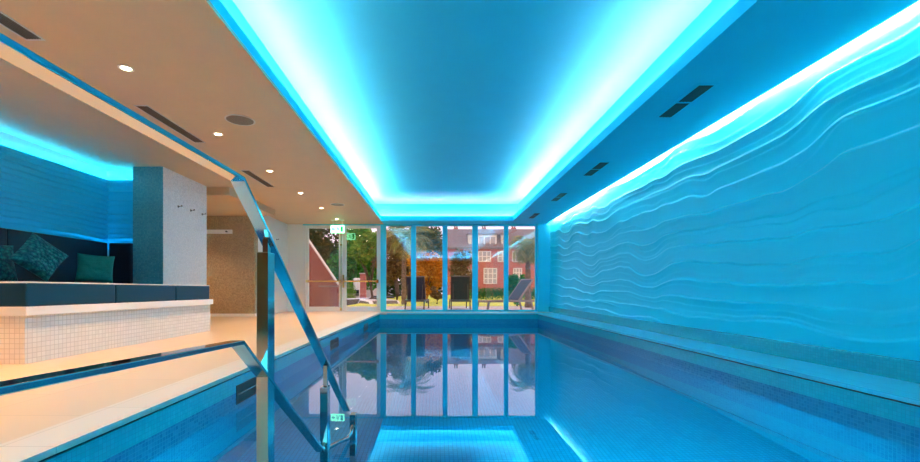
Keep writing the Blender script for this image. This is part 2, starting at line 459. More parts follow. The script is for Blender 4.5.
Fc = np.stack([ii[:-1,:-1], ii[:-1,1:], ii[1:,1:], ii[1:,:-1]], -1).reshape(-1, 4)
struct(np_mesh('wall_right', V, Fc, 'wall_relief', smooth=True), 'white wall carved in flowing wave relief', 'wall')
b = MB(); b.box(WR+.03, WR+.2, WB, WIN+.1, -.25, CEIL+.3); b.box(WR-.01, WR+.03, WB, .3, 0, CEIL+.3)
struct(b.build('wall_right_backing', 'white_paint'))
b = MB(); b.box(WR-.055, WR+.03, WB, WIN, 0.001, .15)
struct(b.build('baseboard_right', 'base_mosaic', bevel=.003), 'teal mosaic skirting under the relief wall', 'skirting')

# left walls
b = MB(); b.box(WL-.15, WL, WB, 8.25, 0, CEIL); b.box(-7.0, WL, 8.10, 8.25, 0, CEIL); b.box(-7.15, -7.0, 8.10, 10.85, 0, CEIL)
struct(b.build('wall_left', 'white_paint'), 'plain wall behind the lounge bench', 'wall')
b = MB(); b.box(WL-.15, WR+.2, WB-.15, WB, -.2, CEIL+.4)
struct(b.build('wall_back', 'wood_wall'), 'plain wall behind the viewer', 'wall')
def relief_left(name, org, du, L, nrm, z0, z1, seed):
    nu, nz = int(L*110), 170
    u, z = np.meshgrid(np.linspace(0, L, nu), np.linspace(z0, z1, nz), indexing='ij')
    w = .035*vnoise(u*.9+seed, z*.8, 21+seed) + .014*vnoise(u*2.6, z*2, 22+seed)
    ph = (z+w)/.078; t = ph-np.floor(ph); i = np.floor(ph)
    pr = np.where(t < .78, (t/.78)**1.5, .5+.5*np.cos((t-.78)/.22*PI))
    a = np.clip(.6+.6*vnoise(u*.6+i*4.7, i*1.9+.5, 25+seed), .1, 1.1)
    d = .036*pr*a
    P = np.array(org)[None,None,:] + u[...,None]*np.array(du) + d[...,None]*np.array(nrm) + z[...,None]*np.array((0,0,1.))
    Vb = P.reshape(-1,3); ii = np.arange(nu*nz).reshape(nu,nz)
    Fb = np.stack([ii[:-1,:-1], ii[1:,:-1], ii[1:,1:], ii[:-1,1:]], -1).reshape(-1,4)
    return struct(np_mesh(name, Vb, Fb, 'panel_relief', smooth=True), 'rippled white relief panel above the bench', 'wall panel')
RT = 2.435
relief_left('wall_left_relief', (WL+.06, 2.6, 0), (0,1,0), 4.45, (1,0,0), 1.30, RT, 0)
relief_left('wall_alcove_relief', (WL+.06, 7.05, 0), (1,0,0), .56, (0,-1,0), 1.30, RT, 3)
b = MB(); b.box(WL+.0, WL+.058, 2.6, 7.05, 1.41, RT-.04); struct(b.build('wall_left_backing', 'white_paint'))
b = MB(); b.box(WL, -4.841, 7.052, 7.12, 1.41, RT-.04); struct(b.build('wall_alcove_backing', 'white_paint'))
b = MB(); b.box(WL, -4.84, 7.12, 8.25, 0, CEIL)
struct(b.build('wall_alcove', 'white_paint'), 'end wall of the lounge alcove', 'wall')
b = MB(); b.box(WL+.01, WL+.05, 2.7, 7.0, RT-.038, RT-.028)
tag(b.build('light_strip', 'led_alcove'), 'blue light strip on top of the long lounge relief panel', 'light strip', 'blue light strips')
b = MB(); b.box(WL+.07, -4.86, 7.07, 7.11, RT-.038, RT-.028)
tag(b.build('light_strip', 'led_alcove'), 'blue light strip on top of the short relief panel beside the column', 'light strip', 'blue light strips')
b = MB(); b.box(WL+.075, WL+.092, 2.7, 6.95, 1.345, 1.355)
tag(b.build('light_strip', 'led_alcove'), 'blue light strip behind the long navy bench backrest', 'light strip', 'blue light strips')
b = MB(); b.box(WL+.225, -4.87, 6.9812, 6.996, 1.285, 1.2995)
tag(b.build('light_strip', 'led_alcove'), 'blue light strip behind the narrow navy end backrest', 'light strip', 'blue light strips')
# column
b = MB(); b.box(-4.84, -4.36, 6.938, 8.25, 0, CEIL)
struct(b.build('wall_column', 'column_mosaic'), 'pearl mosaic clad column beside the bench', 'column')
b = MB(); b.box(-4.84, -4.362, 6.93, 6.9378, 0, CEIL)
struct(b.build('wall_column_front', 'shaded_column_mosaic'), 'mosaic face of the column towards the bench with shade and cyan light in its colour', 'column')
# dropped soffit and passage
b = MB(); b.box(-6.99, -3.95, 8.30, 10.64, CEIL-.155, CEIL-.001)
struct(b.build('ceiling_soffit', 'lounge_ceiling'), 'lower ceiling over the passage', 'soffit')
b = MB(); b.box(-7.15, -4.45, 10.65, 10.85, 0, CEIL)
struct(b.build('wall_passage', 'gold_mosaic'), 'gold brown mosaic wall across the passage', 'wall')
b = MB(); b.box(-7.0, -4.45, 10.63, 10.65, 0, .07); b.box(-4.45, -4.43, 10.63, WIN, 0, .07); b.box(-4.43, -3.99, WIN-.02, WIN, 0, .07)
struct(b.build('baseboard_passage', 'slab_white', bevel=.004), 'white skirting along the passage', 'skirting')
b = MB(); b.box(-4.65, -4.45, 10.85, WIN+.15, 0, CEIL)
struct(b.build('wall_left_far', 'plaster'), 'white side wall near the exit doors', 'wall')
b = MB(); b.box(-4.45, -3.99, WIN, WIN+.15, 0, CEIL)
struct(b.build('wall_far_left', 'plaster'), 'white end wall beside the exit doors', 'wall')
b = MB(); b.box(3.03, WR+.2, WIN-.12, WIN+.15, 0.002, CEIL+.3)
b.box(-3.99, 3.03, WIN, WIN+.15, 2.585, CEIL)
struct(b.build('wall_far', 'glazing_cyan_lit'), 'end wall around the glazing with cyan light in its colour', 'wall')

# ------------------------------------------------------------------ glazing
def at(px, Y): return (px-PX)*Y/F
def hz(py, Y): return CAMH + (PY-py)*Y/F
edges = [(386.0,411.0),(416.0,442.5),(447.5,472.3),(478.0,504.0),(508.5,535.4)]
gb, gt = .055, 2.565
W = thing('window_1', 'five tall white framed panes of the end glazing', 'window', (0, WIN, 0)); W['kind'] = 'structure'
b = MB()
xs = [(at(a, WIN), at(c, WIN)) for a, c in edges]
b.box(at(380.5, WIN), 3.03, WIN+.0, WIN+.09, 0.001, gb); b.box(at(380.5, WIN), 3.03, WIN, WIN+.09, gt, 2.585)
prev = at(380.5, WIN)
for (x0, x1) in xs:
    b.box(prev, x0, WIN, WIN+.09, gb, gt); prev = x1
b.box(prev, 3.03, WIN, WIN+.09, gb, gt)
b.build('frame', 'glazing_cyan_lit', W, bevel=.006)
for (x0, x1) in xs:
    b = MB(); b.box(x0, x1, WIN+.045, WIN+.049, gb, gt); b.build('pane', 'window_glass', W)
# door surround
D = thing('door_frame', 'white frame around the double exit doors', 'door frame', (at(342, WIN), WIN, 0)); D['kind'] = 'structure'
b = MB(); dl, dr = at(305.5, WIN), at(379.5, WIN)
b.box(-3.99, dl, WIN, WIN+.1, 0, 2.585); b.box(dr, at(380.5, WIN), WIN, WIN+.1, 0, 2.585); b.box(dl, dr, WIN, WIN+.1, 2.555, 2.585)
b.build('jamb', 'frame_white', D, bevel=.004)
mid = at(342.3, WIN)
for k, (x0, x1, gx0, gx1) in enumerate(((dl+.005, mid-.004, at(308.5, WIN), at(338.6, WIN)), (mid+.004, dr-.005, at(346.2, WIN), at(376.6, WIN)))):
    d = thing('door_%d' % (k+1), ('white glazed exit door leaf beside the plain white wall', 'white glazed exit door leaf beside the tall windows')[k], 'door', (x0, WIN, 0)); d['kind'] = 'structure'
    b = MB(); z1 = 2.55; g0, g1 = .15, 2.50
    b.box(x0, gx0, WIN+.02, WIN+.07, .01, z1); b.box(gx1, x1, WIN+.02, WIN+.07, .01, z1)
    b.box(gx0, gx1, WIN+.02, WIN+.07, .01, g0); b.box(gx0, gx1, WIN+.02, WIN+.07, g1, z1)
    b.build('stile', 'frame_white', d, bevel=.004)
    b = MB(); b.box(gx0, gx1, WIN+.043, WIN+.047, g0, g1); b.build('pane', 'window_glass', d)
    zc = hz(281.3, WIN)
    b = MB(); b.tube([(x0+.03, WIN-.05, zc), (x1-.03, WIN-.05, zc)], .024, 12)
    b.box(x0+.02, x0+.09, WIN-.075, WIN+.02, zc-.04, zc+.04); b.box(x1-.09, x1-.02, WIN-.075, WIN+.02, zc-.05, zc+.05)
    br = b.build('push_bar', 'brass', d, bevel=.003)
    if k == 0:
        b = MB(); b.tube([(mid-.035, WIN-.02, .04), (mid-.035, WIN-.02, 2.5)], .012, 8)
        b.box(mid-.06, mid-.01, WIN-.035, WIN+.02, .03, .12); b.box(mid-.06, mid-.01, WIN-.035, WIN+.02, 1.98, 2.02)
        b.build('bolt_rod', 'brass', d)
    else:
        b = MB(); b.box(mid+.01, mid+.06, WIN-.03, WIN+.02, .72, 1.1); b.build('lock_plate', 'brass', d, bevel=.004)

# ------------------------------------------------------------------ ceiling fittings
ordinal = ['nearest the camera', 'second from the camera', 'third from the camera', 'fourth from the camera', 'fifth from the camera', 'nearest the exit sign']
def downlight(y, label, x=-2.75, z=CEIL, watts=None, cone=88, hue=(1.0,.58,.26)):
    t = thing('downlight', label, 'ceiling light', (x, y, z), 'warm downlights in the lounge side ceiling')
    b = MB(); b.lathe([(.062, 0), (.062, -.006), (.045, -.008), (.040, -.001), (.040, 0)], (x, y, z), 28); b.build('trim_ring', 'slab_white', t, smooth=True)
    b = MB(); b.lathe([(.039, 0), (.039, -.004), (.001, -.005)], (x, y, z), 24); b.build('lens', 'lamp_warm', t)
    L = bpy.data.lights.new('downlight_lamp', 'SPOT'); L.energy = watts or SPOT_W; L.color = hue; L.spot_size = math.radians(cone); L.spot_blend = .7; L.shadow_soft_size = .05
    lo = bpy.data.objects.new('downlight_lamp', L); COL.objects.link(lo); lo.parent = t; lo.location = (0, 0, -.03)
SPOT_W = 228
for y, l in zip((3.85, 5.48, 7.18, 8.81, 10.42, 12.02), ordinal):
    downlight(y, 'small round warm downlight in the beige ceiling, ' + l)
downlight(9.4, 'added unseen warm downlight in the lowered passage ceiling behind the column', -5.6, CEIL-.155, 110, 120)  # hidden lamp, added to warm the mosaic wall and soffit
downlight(2.7, 'added unseen warm downlight over the near end of the lounge bench', -4.3, CEIL, 320, 74, (1.0,.46,.13))  # out of frame lamp, added to turn the bench end golden
for y, l in ((2.2, 'above the near deck just out of frame'), (.6, 'overhead beside the viewer'), (-1.0, 'behind the viewer')):
    downlight(y, 'small round warm downlight in the beige ceiling ' + l)
def linear_vent(y0, y1, label):
    t = thing('ceiling_vent', label, 'vent', (-3.15, (y0+y1)/2, CEIL), 'long slot vents in the lounge side ceiling')
    x = -3.15; h = .075; z = CEIL
    b = MB()
    b.box(x-h, x+h, y0, y0+.02, z-.006, z); b.box(x-h, x+h, y1-.02, y1, z-.006, z)
    b.box(x-h, x-h+.012, y0+.02, y1-.02, z-.006, z); b.box(x+h-.012, x+h, y0+.02, y1-.02, z-.006, z)
    b.build('frame', 'grille_frame', t)
    b = MB(); b.box(x-h+.012, x+h-.012, y0+.02, y1-.02, z-.002, z); b.build('backing', 'grille_dark', t)
    b = MB()
    for k in range(6):
        xx = x-h+.023+k*.0208; b.box(xx-.004, xx+.004, y0+.02, y1-.02, z-.006, z-.002)
    b.build('slat', 'grille_bronze', t)
linear_vent(2.25, 3.42, 'long dark slot vent nearest the camera beside the top handrail end')
linear_vent(4.62, 5.80, 'long dark slot vent in the beige ceiling beside the two nearest downlights')
linear_vent(7.12, 8.30, 'long dark slot vent in the beige ceiling above the handrail bend')
def speaker(y, label):
    t = thing('ceiling_speaker', label, 'speaker', (-2.27, y, CEIL), 'round ceiling speakers')
    b = MB(); b.lathe([(.165, 0), (.165, -.006), (.150, -.008), (.147, -.004), (.147, 0)], (-2.27, y, CEIL), 40); b.build('rim', 'grille_frame', t)
    b = MB(); b.lathe([(.146, 0), (.146, -.006), (.001, -.008)], (-2.27, y, CEIL), 40); b.build('grille', 'speaker_mesh', t)
speaker(5.03, 'larger looking round brown ceiling speaker nearest the camera')
speaker(10.0, 'distant round brown ceiling speaker near the exit doors')
vl = ['double slot vent nearest the camera in the blue ceiling strip', 'double slot vent second from the camera in the blue ceiling strip', 'double slot vent third from the camera in the blue ceiling strip', 'double slot vent nearest the windows in the blue ceiling strip']
for y, l in zip((4.55, 7.07, 9.19, 11.5), vl):
    x, z = 2.60, CEIL; y0, y1 = y-.38, y+.38
    t = thing('ceiling_vent', l, 'vent', (x, y, z), 'double slot vents in the blue ceiling strip')
    b = MB(); b.box(x-.11, x+.11, y0-.03, y1+.03, z-.005, z); b.build('frame', 'cyan_lit_paint', t, bevel=.002)
    for (a, c) in ((y0, y-.02), (y+.02, y1)):
        b = MB(); b.box(x-.07, x+.07, a, c, z-.0065, z-.005); s = b.build('slot', 'grille_dark', t)
        b = MB()
        for k in range(4): b.box(x-.052+k*.034-.003, x-.052+k*.034+.003, a, c, z-.010, z-.0065)
        b.build('slat', 'black_plastic', s)
# exit sign
ey = 12.2; ex = at(337.6, ey); ez = hz(229.2, ey)
t = thing('exit_sign', 'glowing green and white emergency exit sign hanging from the ceiling', 'sign', (ex, ey, CEIL))
b = MB(); b.box(ex-.19, ex+.19, ey-.025, ey+.025, ez-.105, ez+.105); b.build('housing', 'exit_face', t, bevel=.006)
b = MB()
for s in (-.13, .13): b.tube([(ex+s, ey, ez+.1), (ex+s, ey, CEIL-.001)], .006, 8)
b.box(ex-.18, ex+.18, ey-.03, ey+.03, CEIL-.02, CEIL-.0005)
b.build('hanger', 'frame_white', t)
for s in (-1, 1):
    yf = ey + s*.0252; b = MB(); b.box(ex-.18, ex+.18, min(yf, yf+s*.003), max(yf, yf+s*.003), ez-.095, ez+.095); f = b.build('face', 'exit_face', t)
    y0 = yf+s*.003; y1 = yf+s*.005; ya, yb = min(y0,y1), max(y0,y1)
    b = MB()
    b.prism([(ex-.16,ez), (ex-.115,ez+.045), (ex-.115,ez+.016), (ex-.07,ez+.016), (ex-.07,ez-.016), (ex-.115,ez-.016), (ex-.115,ez-.045)], 'y', ya, yb)
    b.lathe([(.013, ya-ey), (.013, yb-ey)], (ex+.015, ey, ez+.055), 14, 'y')
    b.prism([(ex-.005,ez+.035), (ex+.03,ez+.04), (ex+.04,ez-.005), (ex+.01,ez-.015)], 'y', ya, yb)
    b.prism([(ex+.01,ez-.012), (ex+.03,ez-.012), (ex+.0,ez-.045), (ex-.03,ez-.075), (ex-.04,ez-.06), (ex-.012,ez-.04)], 'y', ya, yb)
    b.prism([(ex+.025,ez-.012), (ex+.042,ez-.008), (ex+.062,ez-.04), (ex+.06,ez-.075), (ex+.043,ez-.075), (ex+.044,ez-.043)], 'y', ya, yb)
    b.prism([(ex-.005,ez+.035), (ex-.035,ez+.01), (ex-.028,ez+.0), (ex+.005,ez+.022)], 'y', ya, yb)
    b.box(ex+.09, ex+.155, ya, yb, ez-.075, ez+.075)
    b.build('pictogram', 'exit_mark', f)

# ------------------------------------------------------------------ lounge bench
bx0, bx1, by0, by1 = WL, -3.60, 3.80, 6.92
t = thing('bench_platform', 'built in bench base clad in small mosaic tiles with a white slab top', 'bench', (bx1, by0, 0))
b = MB(); bx0 = WL+.012; b.box(bx0, bx1, by0, by1, 0, .425); b.box(bx0, -4.845, by1, 7.045, 0, .425); b.build('base', 'bench_mosaic', t)
b = MB(); b.box(bx0, bx1+.05, by0-.04, by1, .425, .503); b.box(bx0, -4.845, by1, 7.045, .425, .503); b.build('slab_top', 'slab_white', t, bevel=.006)
def rbox(name, x0, x1, y0, y1, z0, z1, r, m, parent=None):
    b = MB(); b.box(x0, x1, y0, y1, z0, z1); return b.build(name, m, parent, bevel=r, smooth=True, seg=4)
def cushion(y0, y1, label):
    x0, x1 = -5.19, -3.585; z0, z1 = .5035, .722
    t = thing('seat_cushion', label, 'cushion', ((x0+x1)/2, (y0+y1)/2, z0), 'navy seat cushions on the bench')
    rbox('cushion_body', x0, x1, y0, y1, z0, z1, .022, 'navy_leather', t)
    b = MB(); i = .006; z = z1-.006
    b.tube([(x0+i, y0+i, z), (x1-i, y0+i, z), (x1-i, y1-i, z), (x0+i, y1-i, z), (x0+i, y0+i, z)], .0085, 8); b.build('piping', 'piping', t, smooth=True)
cushion(3.80, 4.855, 'navy seat cushion carrying the scatter pillows')
cushion(4.865, 5.98, 'navy seat cushion in the middle of the bench front')
cushion(5.99, 6.878, 'navy seat cushion beside the mosaic column')
def backrest(x0, x1, y0, y1, label):
    t = thing('backrest_panel', label, 'backrest', ((x0+x1)/2, (y0+y1)/2, .504), 'navy backrest panels round the bench')
    rbox('pad', x0, x1, y0, y1, .504, 1.397, .025, 'dark_leather', t)
    b = MB()
    if y1-y0 > .5: b.box(x0-.006, x0+.002, y0+.02, y1-.02, .504, 1.30)
    else: b.box(x0+.02, x1-.02, y1-.002, y1+.006, .504, 1.30)
    b.build('backing_board', 'black_plastic', t)
backrest(-5.30, -5.20, 3.80, 4.02, 'short navy backrest panel at the near end of the bench')
backrest(-5.30, -5.20, 4.025, 5.27, 'tall navy backrest panel behind the patterned pillows')
backrest(-5.30, -5.20, 5.275, 6.88, 'tall navy backrest panel between the pillows and the corner')
backrest(-5.195, -4.845, 6.885, 6.975, 'narrow navy backrest panel on the end wall beside the column')
def pillow(name, w, h, th, m, center, M, label):
    n = 40; u = np.linspace(-1, 1, n); U, Vv = np.meshgrid(u, u, indexing='ij')
    def edge(a): return 1 - .07*(1-a**2)
    X = U*edge(Vv)*w/2; Z = Vv*edge(U)*h/2
    T = th/2*np.clip((1-U**4)*(1-Vv**4), 0, 1)**.45 + .004*vnoise(U*4+3, Vv*4+9, 31)*(1-np.abs(U)**6)*(1-np.abs(Vv)**6)
    P = np.concatenate([np.stack([X, -T, Z], -1).reshape(-1,3), np.stack([X, T, Z], -1).reshape(-1,3)])
    ii = np.arange(n*n).reshape(n,n)
    A = np.stack([ii[:-1,:-1], ii[1:,:-1], ii[1:,1:], ii[:-1,1:]], -1).reshape(-1,4)
    Bf = A[:, ::-1] + n*n
    R = np.array(M.to_3x3()); P = P @ R.T
    uv = np.concatenate([np.stack([U*w/2*2, Vv*h/2*2], -1).reshape(-1,2)]*2)
    o = np_mesh(name, P, np.concatenate([A, Bf]), m, smooth=True, uvs=uv)
    o.location = center
    return tag(o, label, 'pillow', 'scatter pillows on the bench')
def Rz(a): return Matrix.Rotation(math.radians(a), 4, 'Z')
def Rx(a): return Matrix.Rotation(math.radians(a), 4, 'X')
def Ry(a): return Matrix.Rotation(math.radians(a), 4, 'Y')
# patterned pillow on its corner, leaning on the backrest and the one behind it
pillow('scatter_pillow', .385, .385, .16, 'pillow_quilt', (at(40, 4.62), 4.62, .998), Rz(69) @ Rx(-13) @ Ry(38), 'patterned teal pillow tilted onto its corner')
pillow('scatter_pillow', .46, .40, .16, 'pillow_quilt', (at(4, 4.50)-.10, 4.42, .935), Rz(64) @ Rx(-16), 'patterned teal pillow partly cut by the picture edge')
pillow('scatter_pillow', .39, .37, .15, 'pillow_teal', (at(95.5, 5.62), 5.62, .930), Rz(40) @ Rx(-12) @ Ry(4), 'plain dark green pillow standing alone near the corner')

# coat hooks on the column, rail on the gold wall
def hook(px, py, axis, pos, label):
    x, y, z = pos
    t = thing('coat_hook', label, 'hook', (pos[0]-.002, pos[1], pos[2]), 'metal coat hooks on the mosaic column' if axis == 'x' and x < -4.3 and y < 9 else None)
    b = MB(); b.lathe([(.022, 0), (.022, .008), (.006, .010)], (x, y, z), 18, 'x'); b.build('plate', 'satin_steel', t, smooth=False)
    b = MB(); b.tube([(x+.008, y, z), (x+.05, y, z), (x+.062, y, z+.01)], .009, 10); b.lathe([(.004,.055),(.017,.058),(.017,.068),(.004,.071)], (x, y, z+.01), 14, 'x'); b.build('peg', 'satin_steel', t, smooth=True)
for px, py, l in ((178, 206.5, 'metal coat hook on the column, the one nearest the bench'), (190.5, 210.5, 'metal coat hook in the middle of the three on the column'), (202, 214.3, 'metal coat hook on the column, the one nearest the passage')):
    Y = -4.36*F/(px-PX); hook(px, py, 'x', (-4.36, Y, hz(py, Y)), l)
Y = -4.45*F/(276.5-PX); hook(0, 0, 'x', (-4.45, Y, hz(239.5, Y)), 'small dark hook on the white side wall by the doors')
Y = 10.65; x0, x1, z = at(196, Y), at(232.5, Y), hz(231.8, Y)
t = thing('coat_rail', 'white coat rail with a dark peg on the gold mosaic wall', 'coat rail', (x1, Y, z))
b = MB(); b.box(x0, x1, Y-.03, Y, z-.05, z+.05); b.build('board', 'slab_white', t, bevel=.005)
for q in (227.5,):
    b = MB(); b.tube([(at(q, Y), Y-.03, z), (at(q, Y), Y-.075, z)], .02, 12); b.build('peg', 'black_plastic', t)

# ------------------------------------------------------------------ handrail
RX = -.58
t = thing('handrail', 'polished steel double handrail leading down into the pool', 'handrail', (RX, 1.47, 0))
hw = .021; th = .006
prof = [(-hw,-th), (hw,-th), (hw,th), (-hw,th)]
zt, zm = .975, .497
sl = .7154
A0, Ay, Ae = (-1.6, zt), 1.27, 2.82
pathA = [(RX, -1.4, zt), (RX, Ay, zt), (RX, Ae, zt-(Ae-Ay)*sl)]
b = MB(); b.sweep(pathA, prof, (1,0,0)); b.build('top_rail', 'chrome', t, bevel=.002)
By, Be = 1.265, 2.185
pathB = [(RX, -1.4, zm+.085), (RX, By, zm), (RX, Be, zm-(Be-By)*sl)]
b = MB(); b.sweep(pathB, prof, (1,0,0)); b.build('lower_rail', 'chrome', t, bevel=.002)
# posts with a slim stem up to the top rail
def post(y, z0, ztop, zrail):
    b = MB(); b.box(RX-.0195, RX+.0195, y-.03, y+.03, z0, ztop); p = b.build('post', 'chrome', t, bevel=.002)
    b = MB(); b.box(RX-.006, RX+.012, y-.012, y+.012, ztop, zrail); b.build('stem', 'chrome', p)
post(1.478, 0.0, .777, zt-(1.478-Ay)*sl-.004)
post(2.27, -1.16, .147, zt-(2.27-Ay)*sl-.004)
# submerged return: end post and looping bar
b = MB(); b.box(RX+.022, RX+.060, 2.80, 2.86, DEPTH, -.155); b.build('post', 'chrome', t, bevel=.002)
b = MB(); b.tube([(RX-.01, 2.20, -.160), (RX+.008, 2.30, -.185), (RX+.02, 2.50, -.225), (RX+.035, 2.66, -.262), (RX+.041, 2.74, -.262), (RX+.041, 2.79, -.235)], .013, 10); b.build('return_bar', 'chrome', t, smooth=True)
b = MB()
for y in (-1.3,): b.box(RX-.02, RX+.02, y-.03, y+.03, 0, zt)
b.build('post', 'chrome', t)

# skimmers in the pool edge
for y, l in ((3.69, 'dark pool wall inlet behind the handrail post'), (6.73, 'dark pool wall inlet halfway along the deck edge'), (9.75, 'dark pool wall inlet nearest the windows')):
    t = thing('pool_inlet', l, 'pool inlet', (PL, y, -.18), 'dark inlets along the deck side pool wall')
    L2, z0, z1 = .27, -.255, -.105; x = PL
    b = MB()
    b.box(x, x+.006, y-L2, y+L2, z0, z0+.012); b.box(x, x+.006, y-L2, y+L2, z1-.012, z1)
    b.box(x, x+.006, y-L2, y-L2+.03, z0+.012, z1-.012); b.box(x, x+.006, y+L2-.03, y+L2, z0+.012, z1-.012)
    b.build('frame', 'black_plastic', t)
    b = MB(); b.box(x, x+.002, y-L2+.03, y+L2-.03, z0+.012, z1-.012); b.build('opening', 'grille_dark', t)
    b = MB(); b.box(x+.001, x+.006, y-L2+.03, y+L2-.03, -.184, -.176); b.build('slat', 'satin_steel', t)

# ------------------------------------------------------------------ outdoors
b = MB(); b.box(-30, 30, WIN+.15, 19.0, -.3, -.06)
struct(b.build('terrace_ground', 'terrace'), 'paved terrace outside the windows', 'terrace')
b = MB(); b.box(-4.0, 45, 19.0, 75, -.3, -.05); 
struct(b.build('lawn_ground', 'lawn'), 'yellow green lawn beyond the terrace', 'lawn')
b = MB(); b.box(-70, -4.0, 19.0, 140, -1.5, -1.25); b.box(-4.0, 90, 75, 140, -1.5, -1.25)
struct(b.build('road_ground', 'asphalt'), 'car park surface beyond the terrace', 'car park')

def lounger(loc, rot, label, wood, sling, back=55):
    t = thing('sun_lounger', label, 'sun lounger', (0,0,0), 'dark sun loungers on the terrace')
    W2 = .33
    b = MB()
    for s in (-1, 1): b.box(-1.25, .75, s*W2-.025, s*W2+.025, .30, .36)
    b.box(-1.25, -1.2, -W2, W2, .30, .36); b.box(.70, .75, -W2, W2, .30, .36); b.box(-.3, -.26, -W2, W2, .30, .345)
    b.build('frame', wood, t)
    b = MB()
    for k in range(16): b.box(-1.2+k*.082, -1.2+k*.082+.06, -W2+.025, W2-.025, .345, .365)
    b.build('seat', wood, t)
    a = math.radians(back)
    M = Matrix.Translation((.12, 0, .37)) @ Matrix.Rotation(-a, 4, 'Y')
    b = MB(); b.box(0, .88, -W2+.03, W2-.03, .0, .03, M)
    bk = b.build('backrest', sling, t)
    b = MB()
    for s in (-1, 1): b.box(-.02, .92, s*(W2-.015)-.02, s*(W2-.015)+.02, -.02, .035, M)
    b.box(.88, .92, -W2, W2, -.02, .035, M)
    b.build('backrest_frame', wood, bk)
    p = M @ Vector((.62, 0, -.02))
    for s in (-1, 1):
        b = MB(); b.tube([(p.x, s*.26, p.z), (.68, s*.26, .33)], .014, 6); b.build('prop', wood, t)
    for x in (-1.12, .6):
        for s in (-1, 1):
            b = MB(); dx = -.06 if x < 0 else .10
            b.prism([(x-.035, .31), (x+.035, .31), (x+dx+.03, 0), (x+dx-.03, 0)], 'y', s*W2-.02, s*W2+.02); b.build('leg', wood, t)
    t.location = loc; t.rotation_euler = (0, 0, math.radians(rot)); return t
lounger((at(416.5, 15.6), 15.85, -.06), -94, 'dark sun lounger seen from behind in front of the orange shrub', 'lounger_wood', 'sling_navy', 62)
lounger((at(460, 15.6), 15.85, -.06), -90, 'dark slatted sun lounger with brown back standing beyond the third window pane', 'lounger_wood', 'sling_dark', 64)
lounger((at(511, 15.0), 15.0, -.06), 26, 'sun lounger seen side on with a raised navy backrest near the palm', 'lounger_pale', 'sling_navy', 50)

def leaves(clumps, n, size, flat=.5):
    """clumps: list of (cx,cy,cz,rx,ry,rz); returns verts, faces of n small leaf quads"""
    w = np.array([c[3]*c[4]*c[5] for c in clumps])**.67; w /= w.sum()
    k = rng.choice(len(clumps), n, p=w); C = np.array(clumps)[k]
    d = rng.normal(size=(n,3)); d /= np.linalg.norm(d, axis=1)[:,None]
    r = rng.random(n)**.45
    P = C[:,:3] + d*C[:,3:]*r[:,None]
    a = rng.normal(size=(n,3)); a[:,2] *= flat; a /= np.linalg.norm(a, axis=1)[:,None]
    q = rng.normal(size=(n,3)); bb = np.cross(a, q); bb /= np.linalg.norm(bb, axis=1)[:,None]
    s = size*(.6+.8*rng.random(n))[:,None]
    Vv = np.stack([P-a*s, P+bb*s*.45, P+a*s, P-bb*s*.45], 1).reshape(-1,3)
    return Vv, np.arange(4*n).reshape(n,4)
def tree(name, label, cat, base, trunk_h, trunk_r, clumps, n, size, m, bark='bark', group=None):
    x, y, z = base
    t = thing(name, label, cat, base, group)
    b = MB(); b.tube([(x, y, z), (x+.03*trunk_h, y, z+trunk_h*.4), (x-.02*trunk_h, y, z+trunk_h*.75), (x+.01, y, z+trunk_h)], trunk_r, 10, trunk_r*.45)
    for c in clumps[:6]:
        b.tube([(x, y, z+trunk_h*.6), ((x+c[0])/2, (y+c[1])/2, (z+trunk_h*.6+c[2])/2+.1), (c[0], c[1], c[2])], trunk_r*.45, 6, trunk_r*.12)
    b.build('trunk', bark, t, smooth=True)
    Vv, Ff = leaves(clumps, n, size); np_mesh('foliage', Vv, Ff, m, t)
    return t
def crown(x, y, z, rx, ry, rz, k):
    return [(x+random.uniform(-1,1)*rx*.7, y+random.uniform(-1,1)*ry*.6, z+random.uniform(-1,1)*rz*.7, rx*random.uniform(.3,.5), ry*random.uniform(.3,.5), rz*random.uniform(.28,.45)) for _ in range(k)]
# dark trees beyond the door leaves
Yt = 37.0
Yt = 40.0
tree('broadleaf_tree', 'tall dark green tree filling the glass of the exit doors', 'tree', (at(352, Yt), Yt, -1.25), 5.0, .28, crown(at(356, Yt), Yt, 3.5, 2.6, 1.6, 3.0, 26), 14000, .17, 'leaf_dark', group='trees outside the windows')
Yt = 49.0
tree('broadleaf_tree', 'dark tree behind the sloping brick garden wall', 'tree', (at(318, Yt), Yt, -1.25), 5.0, .3, crown(at(318, Yt), Yt, 3.9, 3.4, 1.8, 5.2, 44), 22000, .22, 'leaf_deep', group='trees outside the windows')
Yt = 26.0
tree('broadleaf_tree', 'slim brighter green tree with leaning trunk seen through the exit door', 'tree', (at(371, Yt), Yt, -1.25), 3.4, .09, crown(at(368, Yt), Yt, 3.3, 1.0, 1.0, 1.1, 9), 2600, .13, 'leaf_mid', group='trees outside the windows')
Yt = 30.0
tree('broadleaf_tree', 'dark olive tree behind the first tall window pane', 'tree', (at(396, Yt), Yt, -.9), 3.6, .2, crown(at(394, Yt), Yt, 2.9, 1.5, 1.2, 2.0, 14), 5200, .15, 'leaf_brown', group='trees outside the windows')
Yt = 42.0
tree('broadleaf_tree', 'broad olive tree rising behind the wide palm crown', 'tree', (at(418, Yt), Yt, -.9), 5.0, .3, crown(at(416, Yt), Yt, 4.0, 2.9, 1.6, 3.2, 22), 11000, .2, 'leaf_olive', group='trees outside the windows')
Yt = 24.0
tree('orange_shrub', 'large orange leaved shrub behind the leftmost lounger', 'shrub', (at(427, Yt), Yt, -.06), 1.2, .08, crown(at(427, Yt), Yt, 1.5, 1.1, .7, 1.3, 16), 7000, .085, 'leaf_orange')
Yt = 27.0
